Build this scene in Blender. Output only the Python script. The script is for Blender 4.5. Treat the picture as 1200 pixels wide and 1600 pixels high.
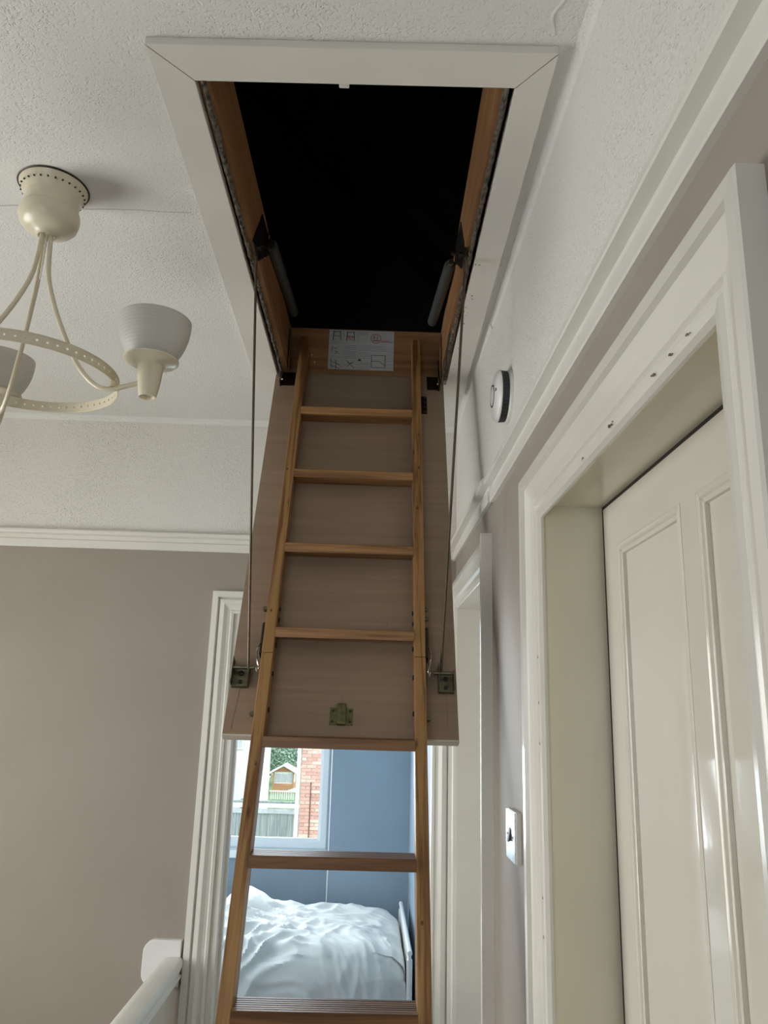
import bpy, bmesh, math, random
from mathutils import Vector, Matrix, noise
random.seed(7)
PI = math.pi
for o in list(bpy.data.objects): bpy.data.objects.remove(o)
COL = bpy.context.scene.collection
SC = bpy.context.scene
EYE = 1.62          # camera height above the landing floor; everything is modelled relative to the eye, then lifted by EYE
H = 1.06            # ceiling above the eye
FL = -EYE           # floor

# ---------------------------------------------------------------- camera
cd = bpy.data.cameras.new('camera'); cam = bpy.data.objects.new('camera', cd); COL.objects.link(cam)
pitch, yaw, roll, fpx = math.radians(14.342822), math.radians(0.886202), math.radians(1.644694), 1215.398
fw = Vector((math.sin(yaw)*math.cos(pitch), math.cos(yaw)*math.cos(pitch), math.sin(pitch)))
r0 = Vector((math.cos(yaw), -math.sin(yaw), 0)); u0 = r0.cross(fw)
rr = math.cos(roll)*r0 + math.sin(roll)*u0; uu = -math.sin(roll)*r0 + math.cos(roll)*u0
cam.matrix_world = Matrix(((rr.x, uu.x, -fw.x, 0), (rr.y, uu.y, -fw.y, 0), (rr.z, uu.z, -fw.z, 0), (0, 0, 0, 1)))
cd.sensor_fit = 'VERTICAL'; cd.sensor_height = 24; cd.lens = fpx*24/1600; cd.clip_start = 0.02; cd.clip_end = 300
SC.camera = cam

# ---------------------------------------------------------------- sky, daylight at the windows, exposure
w = bpy.data.worlds.new('world'); SC.world = w; w.use_nodes = True
bg = w.node_tree.nodes['Background']; bg.inputs[0].default_value = (0.88, 0.95, 1.0, 1); bg.inputs[1].default_value = 4.0
SC.view_settings.view_transform = 'Standard'; SC.view_settings.look = 'None'
SC.view_settings.exposure = 0.0; SC.view_settings.gamma = 1.0; SC.view_settings.use_curve_mapping = False
def area(name, loc, direction, sx, sy, power, col):
    l = bpy.data.lights.new(name, 'AREA'); l.shape = 'RECTANGLE'; l.size = sx; l.size_y = sy; l.energy = power; l.color = col
    o = bpy.data.objects.new(name, l); COL.objects.link(o); o.location = loc
    o.rotation_euler = Vector(direction).to_track_quat('-Z', 'Y').to_euler(); return o
# daylight arriving through the landing window (left wall), the glazed stair window behind, and the bedroom window
area('landing_window_daylight', (-2.35, 1.50, -0.28), (1, 0, 0), 1.2, 1.3, 33, (1.0, 0.97, 0.91))
area('stair_window_daylight', (-0.75, -1.15, -0.1), (0, 1, 0), 1.0, 1.1, 2.5, (1.0, 0.985, 0.94))
area('bedroom_window_daylight', (-0.80, 4.90, -0.05), (0, -1, 0), 1.04, 1.36, 32, (0.84, 0.93, 1.0))
area('bedroom_fill_light', (-2.15, 3.55, -0.2), (1, 0, 0), 1.0, 1.2, 22, (0.86, 0.94, 1.0))  # unseen fill lamp added to brighten the bedroom side wall

# ---------------------------------------------------------------- materials
def newmat(name, rough=0.6, spec=0.5, metal=0.0):
    m = bpy.data.materials.new(name); m.use_nodes = True; nt = m.node_tree
    b = nt.nodes['Principled BSDF']; b.inputs['Roughness'].default_value = rough
    b.inputs['Specular IOR Level'].default_value = spec; b.inputs['Metallic'].default_value = metal
    return m, nt, b
def N(nt, t, **kw):
    n = nt.nodes.new(t)
    for k, v in kw.items(): setattr(n, k, v)
    return n
def coords(nt, scale=(1, 1, 1)):
    tc = N(nt, 'ShaderNodeTexCoord'); mp = N(nt, 'ShaderNodeMapping'); mp.inputs['Scale'].default_value = scale
    nt.links.new(tc.outputs['Object'], mp.inputs[0]); return mp.outputs[0]
def tex_noise(nt, vec, scale, detail=3, rough=.5, dist=0):
    n = N(nt, 'ShaderNodeTexNoise'); n.inputs['Scale'].default_value = scale; n.inputs['Detail'].default_value = detail
    n.inputs['Roughness'].default_value = rough; n.inputs['Distortion'].default_value = dist
    nt.links.new(vec, n.inputs['Vector']); return n.outputs['Fac']
def ramp(nt, fac, stops):
    r = N(nt, 'ShaderNodeValToRGB'); e = r.color_ramp.elements
    while len(e) < len(stops): e.new(.5)
    for i, (p, c) in enumerate(stops): e[i].position = p; e[i].color = (*c, 1)
    nt.links.new(fac, r.inputs[0]); return r.outputs[0]
def bump(nt, b, h, strength, dist=.002):
    n = N(nt, 'ShaderNodeBump'); n.inputs['Strength'].default_value = strength; n.inputs['Distance'].default_value = dist
    nt.links.new(h, n.inputs['Height']); nt.links.new(n.outputs[0], b.inputs['Normal'])
def sc(c, k): return tuple(x*k for x in c)
def paint(name, col, rough=.4, var=.05, bs=.15, scale=6, spec=.5, bscale=60):
    m, nt, b = newmat(name, rough, spec); v = coords(nt)
    nt.links.new(ramp(nt, tex_noise(nt, v, scale, 4), [(.3, sc(col, 1-var)), (.7, sc(col, 1+var))]), b.inputs['Base Color'])
    bump(nt, b, tex_noise(nt, v, bscale, 2), bs, .001); return m
def metal(name, col, rough=.35, met=.9):
    m, nt, b = newmat(name, rough, .5, met); v = coords(nt)
    nt.links.new(ramp(nt, tex_noise(nt, v, 90, 3), [(.3, sc(col, .75)), (.7, sc(col, 1.15))]), b.inputs['Base Color']); return m
def textured_plaster(nt, v):
    # stippled relief: small pits about 8 mm apart with fine worming between them, stronger in patches
    dn = N(nt, 'ShaderNodeTexNoise'); dn.inputs['Scale'].default_value = 45; nt.links.new(v, dn.inputs['Vector'])
    ad = N(nt, 'ShaderNodeMix', data_type='RGBA'); ad.blend_type = 'LINEAR_LIGHT'; ad.inputs[0].default_value = .012
    nt.links.new(v, ad.inputs[6]); nt.links.new(dn.outputs['Color'], ad.inputs[7])
    vo = N(nt, 'ShaderNodeTexVoronoi'); vo.inputs['Scale'].default_value = 135; nt.links.new(ad.outputs[2], vo.inputs['Vector'])
    pit = ramp(nt, vo.outputs['Distance'], [(.10, (0,)*3), (.42, (1,)*3)])
    n2 = tex_noise(nt, v, 190, 2, .5, 1.2)
    mm = N(nt, 'ShaderNodeMath', operation='MULTIPLY_ADD'); mm.inputs[1].default_value = 1.5
    nt.links.new(n2, mm.inputs[0]); nt.links.new(pit, mm.inputs[2])
    patch = ramp(nt, tex_noise(nt, v, 3.0, 2), [(.35, (.35,)*3), (.65, (1,)*3)])
    mu = N(nt, 'ShaderNodeMath', operation='MULTIPLY'); nt.links.new(mm.outputs[0], mu.inputs[0]); nt.links.new(patch, mu.inputs[1])
    return mu.outputs[0]
def make_ceiling():
    m, nt, b = newmat('textured_ceiling_paint', .55, .35); v = coords(nt)
    nt.links.new(ramp(nt, tex_noise(nt, v, 1.5, 3), [(.3, (.73, .72, .68)), (.7, (.79, .78, .74))]), b.inputs['Base Color'])
    bump(nt, b, textured_plaster(nt, v), .8, .0016); return m
def make_wall():
    # below the picture rail smooth taupe, above it textured off-white; the change hides behind the rail
    m, nt, b = newmat('landing_wall', .6, .3); v = coords(nt)
    sx = N(nt, 'ShaderNodeSeparateXYZ'); nt.links.new(v, sx.inputs[0])
    gt = N(nt, 'ShaderNodeMath', operation='GREATER_THAN'); gt.inputs[1].default_value = .575; nt.links.new(sx.outputs[2], gt.inputs[0])
    up = ramp(nt, tex_noise(nt, v, 1.5, 3), [(.3, (.72, .70, .65)), (.7, (.77, .75, .70))])
    lo = ramp(nt, tex_noise(nt, v, 2.5, 4), [(.3, (.325, .283, .240)), (.7, (.352, .308, .264))])
    mx = N(nt, 'ShaderNodeMix', data_type='RGBA'); nt.links.new(gt.outputs[0], mx.inputs[0])
    nt.links.new(lo, mx.inputs[6]); nt.links.new(up, mx.inputs[7]); nt.links.new(mx.outputs[2], b.inputs['Base Color'])
    fine = N(nt, 'ShaderNodeMath', operation='MULTIPLY'); fine.inputs[1].default_value = .22
    nt.links.new(tex_noise(nt, v, 420, 2), fine.inputs[0])
    mh = N(nt, 'ShaderNodeMix', data_type='FLOAT'); nt.links.new(gt.outputs[0], mh.inputs[0])
    nt.links.new(fine.outputs[0], mh.inputs[2]); nt.links.new(textured_plaster(nt, v), mh.inputs[3])
    bump(nt, b, mh.outputs[0], .85, .0022); return m
def wood(name, light, dark, axis, scale=1.0, rough=.45, knots=True, contrast=(.38, .62), bstr=.15):
    m, nt, b = newmat(name, rough, .4)
    s = [38*scale]*3; s[axis] = 1.6*scale
    v = coords(nt, tuple(s)); f = tex_noise(nt, v, 1.0, 5, .6, .6)
    col = ramp(nt, f, [(contrast[0], dark), (contrast[1], light)])
    v2 = coords(nt, tuple(x*3 for x in s)); f2 = tex_noise(nt, v2, 1.0, 3, .6)
    mx = N(nt, 'ShaderNodeMix', data_type='RGBA'); mx.blend_type = 'MULTIPLY'; mx.inputs[0].default_value = .35
    nt.links.new(col, mx.inputs[6]); nt.links.new(ramp(nt, f2, [(.3, (.65,)*3), (.6, (1,)*3)]), mx.inputs[7])
    out = mx.outputs[2]
    if knots:
        vo = N(nt, 'ShaderNodeTexVoronoi'); s3 = [14*scale]*3; s3[axis] = 4.5*scale
        nt.links.new(coords(nt, tuple(s3)), vo.inputs['Vector']); vo.inputs['Scale'].default_value = 1.0
        k = ramp(nt, vo.outputs['Distance'], [(.03, (.25, .13, .08)), (.12, (1, 1, 1))])
        m2 = N(nt, 'ShaderNodeMix', data_type='RGBA'); m2.blend_type = 'MULTIPLY'; m2.inputs[0].default_value = .8
        nt.links.new(out, m2.inputs[6]); nt.links.new(k, m2.inputs[7]); out = m2.outputs[2]
    nt.links.new(out, b.inputs['Base Color']); bump(nt, b, f, bstr, .001); return m
M = {}
M['ceiling'] = make_ceiling(); M['wall'] = make_wall()
M['trim'] = paint('cream_eggshell_wood_paint', (.74, .72, .66), .32, .03, .12)
M['hatchtrim'] = paint('off_white_hatch_paint', (.72, .69, .62), .4, .03, .15)
M['gloss'] = paint('cream_gloss_paint', (.69, .65, .57), .08, .02, .10, spec=.55, bscale=35)
M['yellowed'] = paint('yellowed_cream_gloss', (.76, .71, .56), .15, .03, .1)
M['casing'] = paint('cream_gloss_casing', (.72, .69, .63), .16, .03, .12)
M['gap'] = paint('dark_gap', (.03, .025, .02), .9)
M['chip'] = paint('bare_chipped_wood', (.22, .18, .13), .8, .2)
M['pine_z'] = wood('varnished_pine_along_z', (.40, .222, .085), (.19, .088, .030), 2, 1.6, contrast=(.43, .57))
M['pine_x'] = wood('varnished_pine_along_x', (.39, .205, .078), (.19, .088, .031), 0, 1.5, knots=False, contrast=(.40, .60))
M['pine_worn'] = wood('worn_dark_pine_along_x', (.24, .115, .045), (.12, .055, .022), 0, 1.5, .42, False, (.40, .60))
M['knot'] = paint('dark_pine_knot', (.12, .045, .018), .5, .3, .3, 200)
M['lining_y'] = wood('raw_pine_along_y', (.36, .19, .08), (.25, .12, .048), 1, 1.0, .55)
M['lining_x'] = wood('shaded_raw_pine_along_x', (.28, .148, .064), (.20, .098, .04), 0, 1.0, .55)  # darker than the side linings: shade inside the hatch put into the colour
M['ply'] = wood('plywood_panel', (.375, .272, .193), (.315, .224, .157), 0, .5, .6, False, (.25, .75), .08)
M['plyedge'] = paint('painted_panel_edge', (.62, .58, .5), .5)
M['zinc'] = metal('dull_zinc', (.20, .19, .13), .4)
M['brass'] = metal('yellow_passivated_steel', (.19, .185, .085), .42)
M['dark'] = metal('blackened_steel', (.06, .055, .05), .45)
M['bright'] = metal('bright_steel', (.75, .72, .66), .22, 1)
M['rod'] = metal('brown_steel_rod', (.10, .075, .05), .45, .6)
M['tube'] = paint('grey_plastic_tube', (.055, .06, .06), .45)
M['foam'] = paint('dirty_sealing_foam', (.12, .105, .085), .95, .7, 1.0, 90, .1, 120)
M['paper'] = paint('shaded_white_sticker', (.40, .41, .41), .5, .02)  # white paper greyed: the hatch shade is held in its colour
M['ink'] = paint('black_print', (.03, .03, .035), .6)
M['grey_ink'] = paint('grey_print', (.26, .27, .28), .6)
M['red_ink'] = paint('red_print', (.45, .03, .04), .6)
M['cream_metal'] = paint('cream_enamel', (.66, .59, .44), .28, .03, .05)
M['white_plastic'] = paint('white_plastic', (.76, .75, .71), .3, .02, .03)
M['switch'] = metal('brushed_steel_switch_plate', (.80, .84, .86), .22, .9)
M['black'] = paint('black_plastic', (.02, .02, .02), .5)
M['attic'] = paint('shade_dark_roof_boards', (.035, .028, .022), .95, .3, .3)  # near-black colour stands in for the loft's lack of light
M['rafter'] = wood('shade_dark_rafter', (.05, .035, .024), (.03, .02, .014), 2, 1, .9, False)  # loft darkness put into the rafter colour as well
M['carpet'] = paint('beige_carpet', (.38, .34, .29), .95, .1, .8, 30, .1, 300)
M['blue'] = paint('slate_blue_wall', (.27, .345, .41), .6, .05, .15, 3)
M['upvc'] = paint('white_window_plastic', (.80, .85, .87), .25, .02, .03)
M['linen'] = paint('white_duvet_cotton', (.66, .67, .65), .85, .03, .3, 8, .2, 300)
M['white'] = paint('white_lacquer', (.80, .80, .78), .35, .02)
M['mortar'] = paint('pale_mortar', (.72, .64, .58), .9, .1, .5, 9)
M['slate'] = paint('grey_slate_roof', (.42, .45, .47), .8, .15)
M['render'] = paint('pinkish_render', (.60, .55, .56), .9, .08)
M['fence'] = wood('weathered_fence_wood', (.36, .40, .40), (.20, .23, .24), 2, .6, .85, False)
M['shed'] = wood('orange_shed_wood', (.52, .27, .13), (.40, .19, .09), 0, .5, .7, False)
M['palewood'] = paint('pale_painted_wood', (.72, .72, .68), .7)
M['lawn'] = paint('grass_ground', (.12, .20, .08), .95, .3)
M['bark'] = paint('bark', (.16, .12, .09), .9, .2)
M['stone'] = paint('pale_paving', (.5, .5, .48), .9, .1)
bricks_m = []
for i, c in enumerate([(.62, .36, .29), (.55, .29, .23), (.68, .44, .36), (.47, .25, .20)]): bricks_m.append(paint('red_brick_%s' % 'abcd'[i], c, .85, .12, .4, 14))
leaf_m = [paint('leaf_green_%s' % 'ab'[i], c, .6, .2) for i, c in enumerate([(.20, .32, .21), (.46, .58, .44)])]
def glassmat(name, tint=(1, 1, 1), refl=.09):
    m = bpy.data.materials.new(name); m.use_nodes = True; nt = m.node_tree; nt.nodes.remove(nt.nodes['Principled BSDF'])
    t = N(nt, 'ShaderNodeBsdfTransparent'); t.inputs[0].default_value = (*tint, 1); g = N(nt, 'ShaderNodeBsdfGlossy'); g.inputs['Roughness'].default_value = .02
    fr = N(nt, 'ShaderNodeFresnel'); fr.inputs[0].default_value = 1.45; mx = N(nt, 'ShaderNodeMixShader')
    nt.links.new(fr.outputs[0], mx.inputs[0]); nt.links.new(t.outputs[0], mx.inputs[1]); nt.links.new(g.outputs[0], mx.inputs[2])
    nt.links.new(mx.outputs[0], nt.nodes['Material Output'].inputs['Surface']); return m
M['glass'] = glassmat('clear_window_glass', (.97, .99, 1))
def shademat():
    m, nt, b = newmat('frosted_ribbed_glass', .45, .5); v = coords(nt)
    b.inputs['Base Color'].default_value = (.74, .72, .67, 1); b.inputs['Transmission Weight'].default_value = 0
    tr = N(nt, 'ShaderNodeBsdfTranslucent'); tr.inputs[0].default_value = (.80, .79, .75, 1)
    mx = N(nt, 'ShaderNodeMixShader'); mx.inputs[0].default_value = .42
    nt.links.new(b.outputs[0], mx.inputs[1]); nt.links.new(tr.outputs[0], mx.inputs[2]); nt.links.new(mx.outputs[0], nt.nodes['Material Output'].inputs['Surface'])
    return m
M['shade'] = shademat()

# ---------------------------------------------------------------- geometry helpers
def BM(): return bmesh.new()
def box(bm, x0, x1, y0, y1, z0, z1, bev=0.0):
    vs = [bm.verts.new(p) for p in [(x0, y0, z0), (x1, y0, z0), (x1, y1, z0), (x0, y1, z0), (x0, y0, z1), (x1, y0, z1), (x1, y1, z1), (x0, y1, z1)]]
    fs = [bm.faces.new([vs[i] for i in f]) for f in [(0, 3, 2, 1), (4, 5, 6, 7), (0, 1, 5, 4), (1, 2, 6, 5), (2, 3, 7, 6), (3, 0, 4, 7)]]
    if bev:
        es = {e for f in fs for e in f.edges}; bmesh.ops.bevel(bm, geom=list(es), offset=bev, segments=2, affect='EDGES', profile=.6)
    return bm
def prism(bm, loop_a, loop_b):
    """closed solid between two matching loops of 3-D points"""
    a = [bm.verts.new(p) for p in loop_a]; b = [bm.verts.new(p) for p in loop_b]; n = len(a)
    for i in range(n): bm.faces.new((a[i], a[(i+1) % n], b[(i+1) % n], b[i]))
    bm.faces.new(a[::-1]); bm.faces.new(b); return bm
def plan(bm, pts, z0, z1): return prism(bm, [(x, y, z0) for x, y in pts], [(x, y, z1) for x, y in pts])
def lathe(bm, prof, c=(0, 0, 0), n=32, mat=None):
    rings = []
    for r, z in prof:
        rings.append([bm.verts.new(Vector(c)+Vector((max(r, 1e-5)*math.cos(2*PI*i/n), max(r, 1e-5)*math.sin(2*PI*i/n), z))) for i in range(n)])
    new = [v for R_ in rings for v in R_]
    for a, b in zip(rings[:-1], rings[1:]):
        for i in range(n): bm.faces.new((a[i], a[(i+1) % n], b[(i+1) % n], b[i]))
    if mat is not None: bmesh.ops.transform(bm, matrix=mat, verts=new)
    return bm
def tube(bm, pts, r, n=8, cap=True):
    pts = [Vector(p) for p in pts]; rings = []
    up = Vector((.13, .29, .95)).normalized()
    for i, p in enumerate(pts):
        t = (pts[min(i+1, len(pts)-1)]-pts[max(i-1, 0)]).normalized()
        a = t.cross(up); a = a.normalized() if a.length > 1e-4 else t.orthogonal().normalized(); b = t.cross(a)
        rad = r[i] if isinstance(r, (list, tuple)) else r
        rings.append([bm.verts.new(p+rad*(math.cos(2*PI*k/n)*a+math.sin(2*PI*k/n)*b)) for k in range(n)])
    for a, b in zip(rings[:-1], rings[1:]):
        for i in range(n): bm.faces.new((a[i], a[(i+1) % n], b[(i+1) % n], b[i]))
    if cap: bm.faces.new(rings[0][::-1]); bm.faces.new(rings[-1])
    return bm
def smooth_path(pts, k=6):
    pts = [Vector(p) for p in pts]; out = []
    P_ = [2*pts[0]-pts[1]]+pts+[2*pts[-1]-pts[-2]]
    for i in range(1, len(P_)-2):
        for j in range(k):
            t = j/k; a, b, c, d = P_[i-1:i+3]
            out.append(.5*((2*b)+(c-a)*t+(2*a-5*b+4*c-d)*t*t+(3*b-a-3*c+d)*t**3))
    return out+[pts[-1]]
def obj(name, bm, mat, parent=None, smooth=False, origin=None, bevel=0, mesh=None):
    if mesh is None:
        bmesh.ops.recalc_face_normals(bm, faces=bm.faces)
        if parent is not None and parent.get('_shift') is not None:
            bmesh.ops.translate(bm, verts=bm.verts, vec=-Vector(parent['_shift']))
        elif origin == 'base' and parent is None:
            lo = Vector([min(v.co[i] for v in bm.verts) for i in range(3)]); hi = Vector([max(v.co[i] for v in bm.verts) for i in range(3)])
            origin = ((lo.x+hi.x)/2, (lo.y+hi.y)/2, lo.z)
        if parent is None and origin is not None: bmesh.ops.translate(bm, verts=bm.verts, vec=-Vector(origin))
        mesh = bpy.data.meshes.new(name); bm.to_mesh(mesh); bm.free()
        if smooth:
            for p in mesh.polygons: p.use_smooth = True
            try: mesh.set_sharp_from_angle(angle=math.radians(38))
            except Exception: pass
        mesh.materials.append(mat if not isinstance(mat, str) else M[mat])
    o = bpy.data.objects.new(name, mesh); COL.objects.link(o)
    if parent is not None: o.parent = parent
    elif origin is not None: o.location = origin
    if parent is not None and parent.get('_shift') is not None: o['_shift'] = (0.0, 0.0, 0.0) if False else tuple(parent['_shift'])
    if bevel:
        b = o.modifiers.new('bevel', 'BEVEL'); b.width = bevel; b.segments = 2; b.limit_method = 'ANGLE'
    return o
def thing(name, label, cat, loc=(0, 0, 0), rot=None, group=None):
    """an Empty at the base of a thing; its parts are given in eye coordinates unless it is rotated"""
    o = bpy.data.objects.new(name, None); COL.objects.link(o); o.empty_display_size = .1
    o.location = loc; o['label'] = label; o['category'] = cat
    if group: o['group'] = group
    if rot is None: o['_shift'] = tuple(float(x) for x in loc)
    else: o.rotation_euler = rot
    return o
def tag(o, label=None, cat=None, group=None, kind=None):
    for k, v in (('label', label), ('category', cat), ('group', group), ('kind', kind)):
        if v: o[k] = v
    return o
def struct(name, bm, mat, label=None, parent=None, **kw):
    o = obj(name, bm, mat, parent, **kw)
    if parent is None: tag(o, label, 'structure', kind='structure')
    return o
def frame3(u_0, u_1, vb, vt, prof, f):
    """three mitred casing pieces round an opening; prof = (distance in from the outer edge, height off the wall); f maps (u,v,h)"""
    out = []
    P_ = prof+[(prof[-1][0], -.002), (prof[0][0], -.002)]
    for seg in range(3):
        la, lb = [], []
        for wv, h in P_:
            pts = [(u_0+wv, vb), (u_0+wv, vt-wv), (u_1-wv, vt-wv), (u_1-wv, vb)]
            la.append(f(*pts[seg], h)); lb.append(f(*pts[seg+1], h))
        out.append(prism(BM(), la, lb))
    return out
def frame4(u_0, u_1, v_0, v_1, prof, f):
    out = []; P_ = prof+[(prof[-1][0], -.002), (prof[0][0], -.002)]
    for seg in range(4):
        la, lb = [], []
        for wv, h in P_:
            pts = [(u_0+wv, v_0+wv), (u_0+wv, v_1-wv), (u_1-wv, v_1-wv), (u_1-wv, v_0+wv)]
            la.append(f(*pts[seg], h)); lb.append(f(*pts[(seg+1) % 4], h))
        out.append(prism(BM(), la, lb))
    return out

# ================================================================ SETTING
XR, YF, XL, YN = .318, 2.817, -2.40, -1.25          # right, far, left, near wall faces
WT = .12
# far wall with the bedroom doorway (opening x -.475 .. .262)
OX0, OX1, OZ = -.482, .262, .335
bm = BM(); box(bm, XL-WT, OX0, YF, YF+WT, -4.3, H+.12); box(bm, OX1, .9, YF, YF+WT, -4.3, H+.12); box(bm, OX0, OX1, YF, YF+WT, OZ, H+.12); box(bm, OX0, OX1, YF, YF+WT, -4.3, FL)
wall_far = struct('wall_far', bm, 'wall', 'far landing wall, grey-taupe below the picture rail and textured white above')
# right wall, with a shallow bump where the far stretch stands a little proud; two openings
N0, N1, NZ = .652, 1.432, .388           # near door opening (y0, y1, top)
F0, F1, FZ = 2.03, 2.70, .352            # far door opening
def step(y):
    t = min(1, max(0, (y-1.90)/.16)); t = t*t*(3-2*t); return .321*(1-t)+.315*t
bm = BM()
WN0, WN1, WNZ, WF0, WF1, WFZ = N0-.02, N1+.02, NZ+.02, F0-.016, F1+.018, FZ+.016
ys = [YN, WN0, WN1, 1.6, 1.75, 1.85]+[1.88+.02*i for i in range(9)]+[2.1, 2.4, WF1, YF+WT]
ys = sorted(set([round(y, 4) for y in ys if not (WF0-.001 < y < WF0+.03)]+[WF0]))
for a, b in zip(ys[:-1], ys[1:]):
    z0 = -4.3
    mid = (a+b)/2
    if WN0 < mid < WN1: z0 = WNZ
    if WF0 < mid < WF1: z0 = WFZ
    xa, xb = step(a), step(b)
    prism(bm, [(xa, a, z0), (.50, a, z0), (.50, a, H+.12), (xa, a, H+.12)], [(xb, b, z0), (.50, b, z0), (.50, b, H+.12), (xb, b, H+.12)])
    if z0 > -1: prism(bm, [(xa, a, -4.3), (.50, a, -4.3), (.50, a, FL), (xa, a, FL)], [(xb, b, -4.3), (.50, b, -4.3), (.50, b, FL), (xb, b, FL)])
bmesh.ops.remove_doubles(bm, verts=bm.verts, dist=1e-5)
wall_right = struct('wall_right', bm, 'wall', 'right landing wall with two doorways, taupe below the rail and textured white above')
# left wall with the landing window opening, near wall with the stair window opening
bm = BM()
W2 = (.85, 2.15, -.93, .37)      # y0 y1 z0 z1
box(bm, XL-WT, XL, YN-WT, W2[0], -4.3, H+.12); box(bm, XL-WT, XL, W2[1], YF, -4.3, H+.12); box(bm, XL-WT, XL, W2[0], W2[1], -4.3, W2[2]); box(bm, XL-WT, XL, W2[0], W2[1], W2[3], H+.12)
struct('wall_left', bm, 'wall', 'left stairwell wall with the landing window')
bm = BM(); W3 = (-1.25, -.25, -.65, .45)
box(bm, XL, W3[0], YN-WT, YN, -4.3, H+.12); box(bm, W3[1], .50, YN-WT, YN, -4.3, H+.12); box(bm, *W3[:2], YN-WT, YN, -4.3, W3[2]); box(bm, *W3[:2], YN-WT, YN, W3[3], H+.12)
struct('wall_near', bm, 'wall', 'landing wall behind the camera with the stair window')
# ceiling with the hatch hole
HX0, HX1, HY0, HY1 = -.336, .232, 1.10, 2.375
bm = BM()
box(bm, XL-WT, HX0, YN-WT, YF+WT, H, H+.10); box(bm, HX1, .50, YN-WT, YF+WT, H, H+.10); box(bm, HX0, HX1, YN-WT, HY0, H, H+.10); box(bm, HX0, HX1, HY1, YF+WT, H, H+.10)
ceiling = struct('ceiling', bm, 'ceiling', 'white textured landing ceiling with the loft hatch hole')
# hairline crack in the ceiling beside the lamp
def crack(pts, w_, z, name='crack'):
    bm = BM(); v0 = v1 = None
    for x, y in pts:
        a = bm.verts.new((x, y-w_/2, z)); b = bm.verts.new((x, y+w_/2, z))
        if v0: bm.faces.new((v0, a, b, v1))
        v0, v1 = a, b
    return obj(name, bm, 'chip', ceiling)
crack([(-2.39+.0562*i, 1.519+.003*math.sin(i*1.7)+random.uniform(-.002, .002), ) for i in range(36)], .0012, H-.0004)
# raised plaster ridge near the hatch trim corner
bm = BM(); tube(bm, [(.262+.006*math.sin(i*1.1), .93+.012*i, H+.001) for i in range(9)], [.001, .003, .0038, .003, .0035, .004, .003, .0025, .001], 6); obj('plaster_ridge', bm, 'ceiling', ceiling, True)
# landing floor, stairwell floor, bedroom floor
bm = BM(); box(bm, -.62, .50, YN-WT, YF+WT, FL-.2, FL); box(bm, -.62, .50, YF+WT, 5.2, FL-.2, FL); box(bm, -2.3, -.62, YF+WT, 5.2, FL-.2, FL)
struct('floor', bm, 'carpet', 'carpeted landing and bedroom floor')
bm = BM(); box(bm, XL-WT, .50, YN-WT, YF+WT, -4.4, -4.3); struct('floor_stairwell', bm, 'carpet', 'hall floor at the bottom of the stairwell')
# picture rails
def rail_prof(): return [(.000, .0), (.000, .010), (.003, .012), (.028, .012), (.031, .006), (.046, .007), (.0495, .025), (.053, .027), (.062, .027), (.066, .023), (.066, .0)]
def rail(name, a, b, nrm, z, parent, label):
    la = []; lb = []
    for dz, h in rail_prof():
        la.append((a[0]+nrm[0]*h, a[1]+nrm[1]*h, z+dz)); lb.append((b[0]+nrm[0]*h, b[1]+nrm[1]*h, z+dz))
    return struct(name, prism(BM(), la, lb), 'trim', label)
rail('trim_1', (XL, YF), (XR, YF), (0, -1), .546, None, 'white picture rail along the far landing wall')
rail('trim_2', (XR+.003, YN), (XR+.003, 1.98), (-1, 0), .542, None, 'white picture rail along the right wall above the near door')
rail('trim_3', (XR-.003, 1.98), (XR-.003, YF), (-1, 0), .542, None, 'white picture rail on the right wall above the far door')
rail('trim_4', (XL, YN), (XL, YF), (1, 0), .546, None, 'white picture rail along the left wall')
# small cove between ceiling and walls
for nm, a, b, nr in (('trim_5', (XL, YF), (XR+.01, YF), (0, -1)), ('trim_6', (XR+.004, YN), (XR+.004, 1.97), (-1, 0)), ('trim_7', (XR-.001, 1.97), (XR-.001, YF), (-1, 0))):
    la = []; lb = []
    for dz, h in ((0, 0), (0, .016), (-.006, .006), (-.018, .0)):
        la.append((a[0]+nr[0]*h, a[1]+nr[1]*h, H+dz)); lb.append((b[0]+nr[0]*h, b[1]+nr[1]*h, H+dz))
    struct(nm, prism(BM(), la, lb), 'ceiling', 'narrow painted fillet where the ceiling meets the %s wall' % ('far' if nr[0] == 0 else 'right'))

# ---- near door on the right (door_1): casing, lining, four-panel leaf
casing_prof = [(0, .0), (0, .025), (.003, .0275), (.020, .027), (.0225, .0195), (.026, .0185), (.045, .0125), (.062, .0095), (.066, .011), (.069, .007), (.076, .007), (.080, .011), (.090, .0095), (.094, .003)]
def sc_prof(p, w_, base): k = w_/p[-1][0]; return [(a*k, b) for a, b in p]
FR = lambda x0: (lambda u, v, h: (x0-h, u, v))
d1 = BM()
XW = .437
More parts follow.
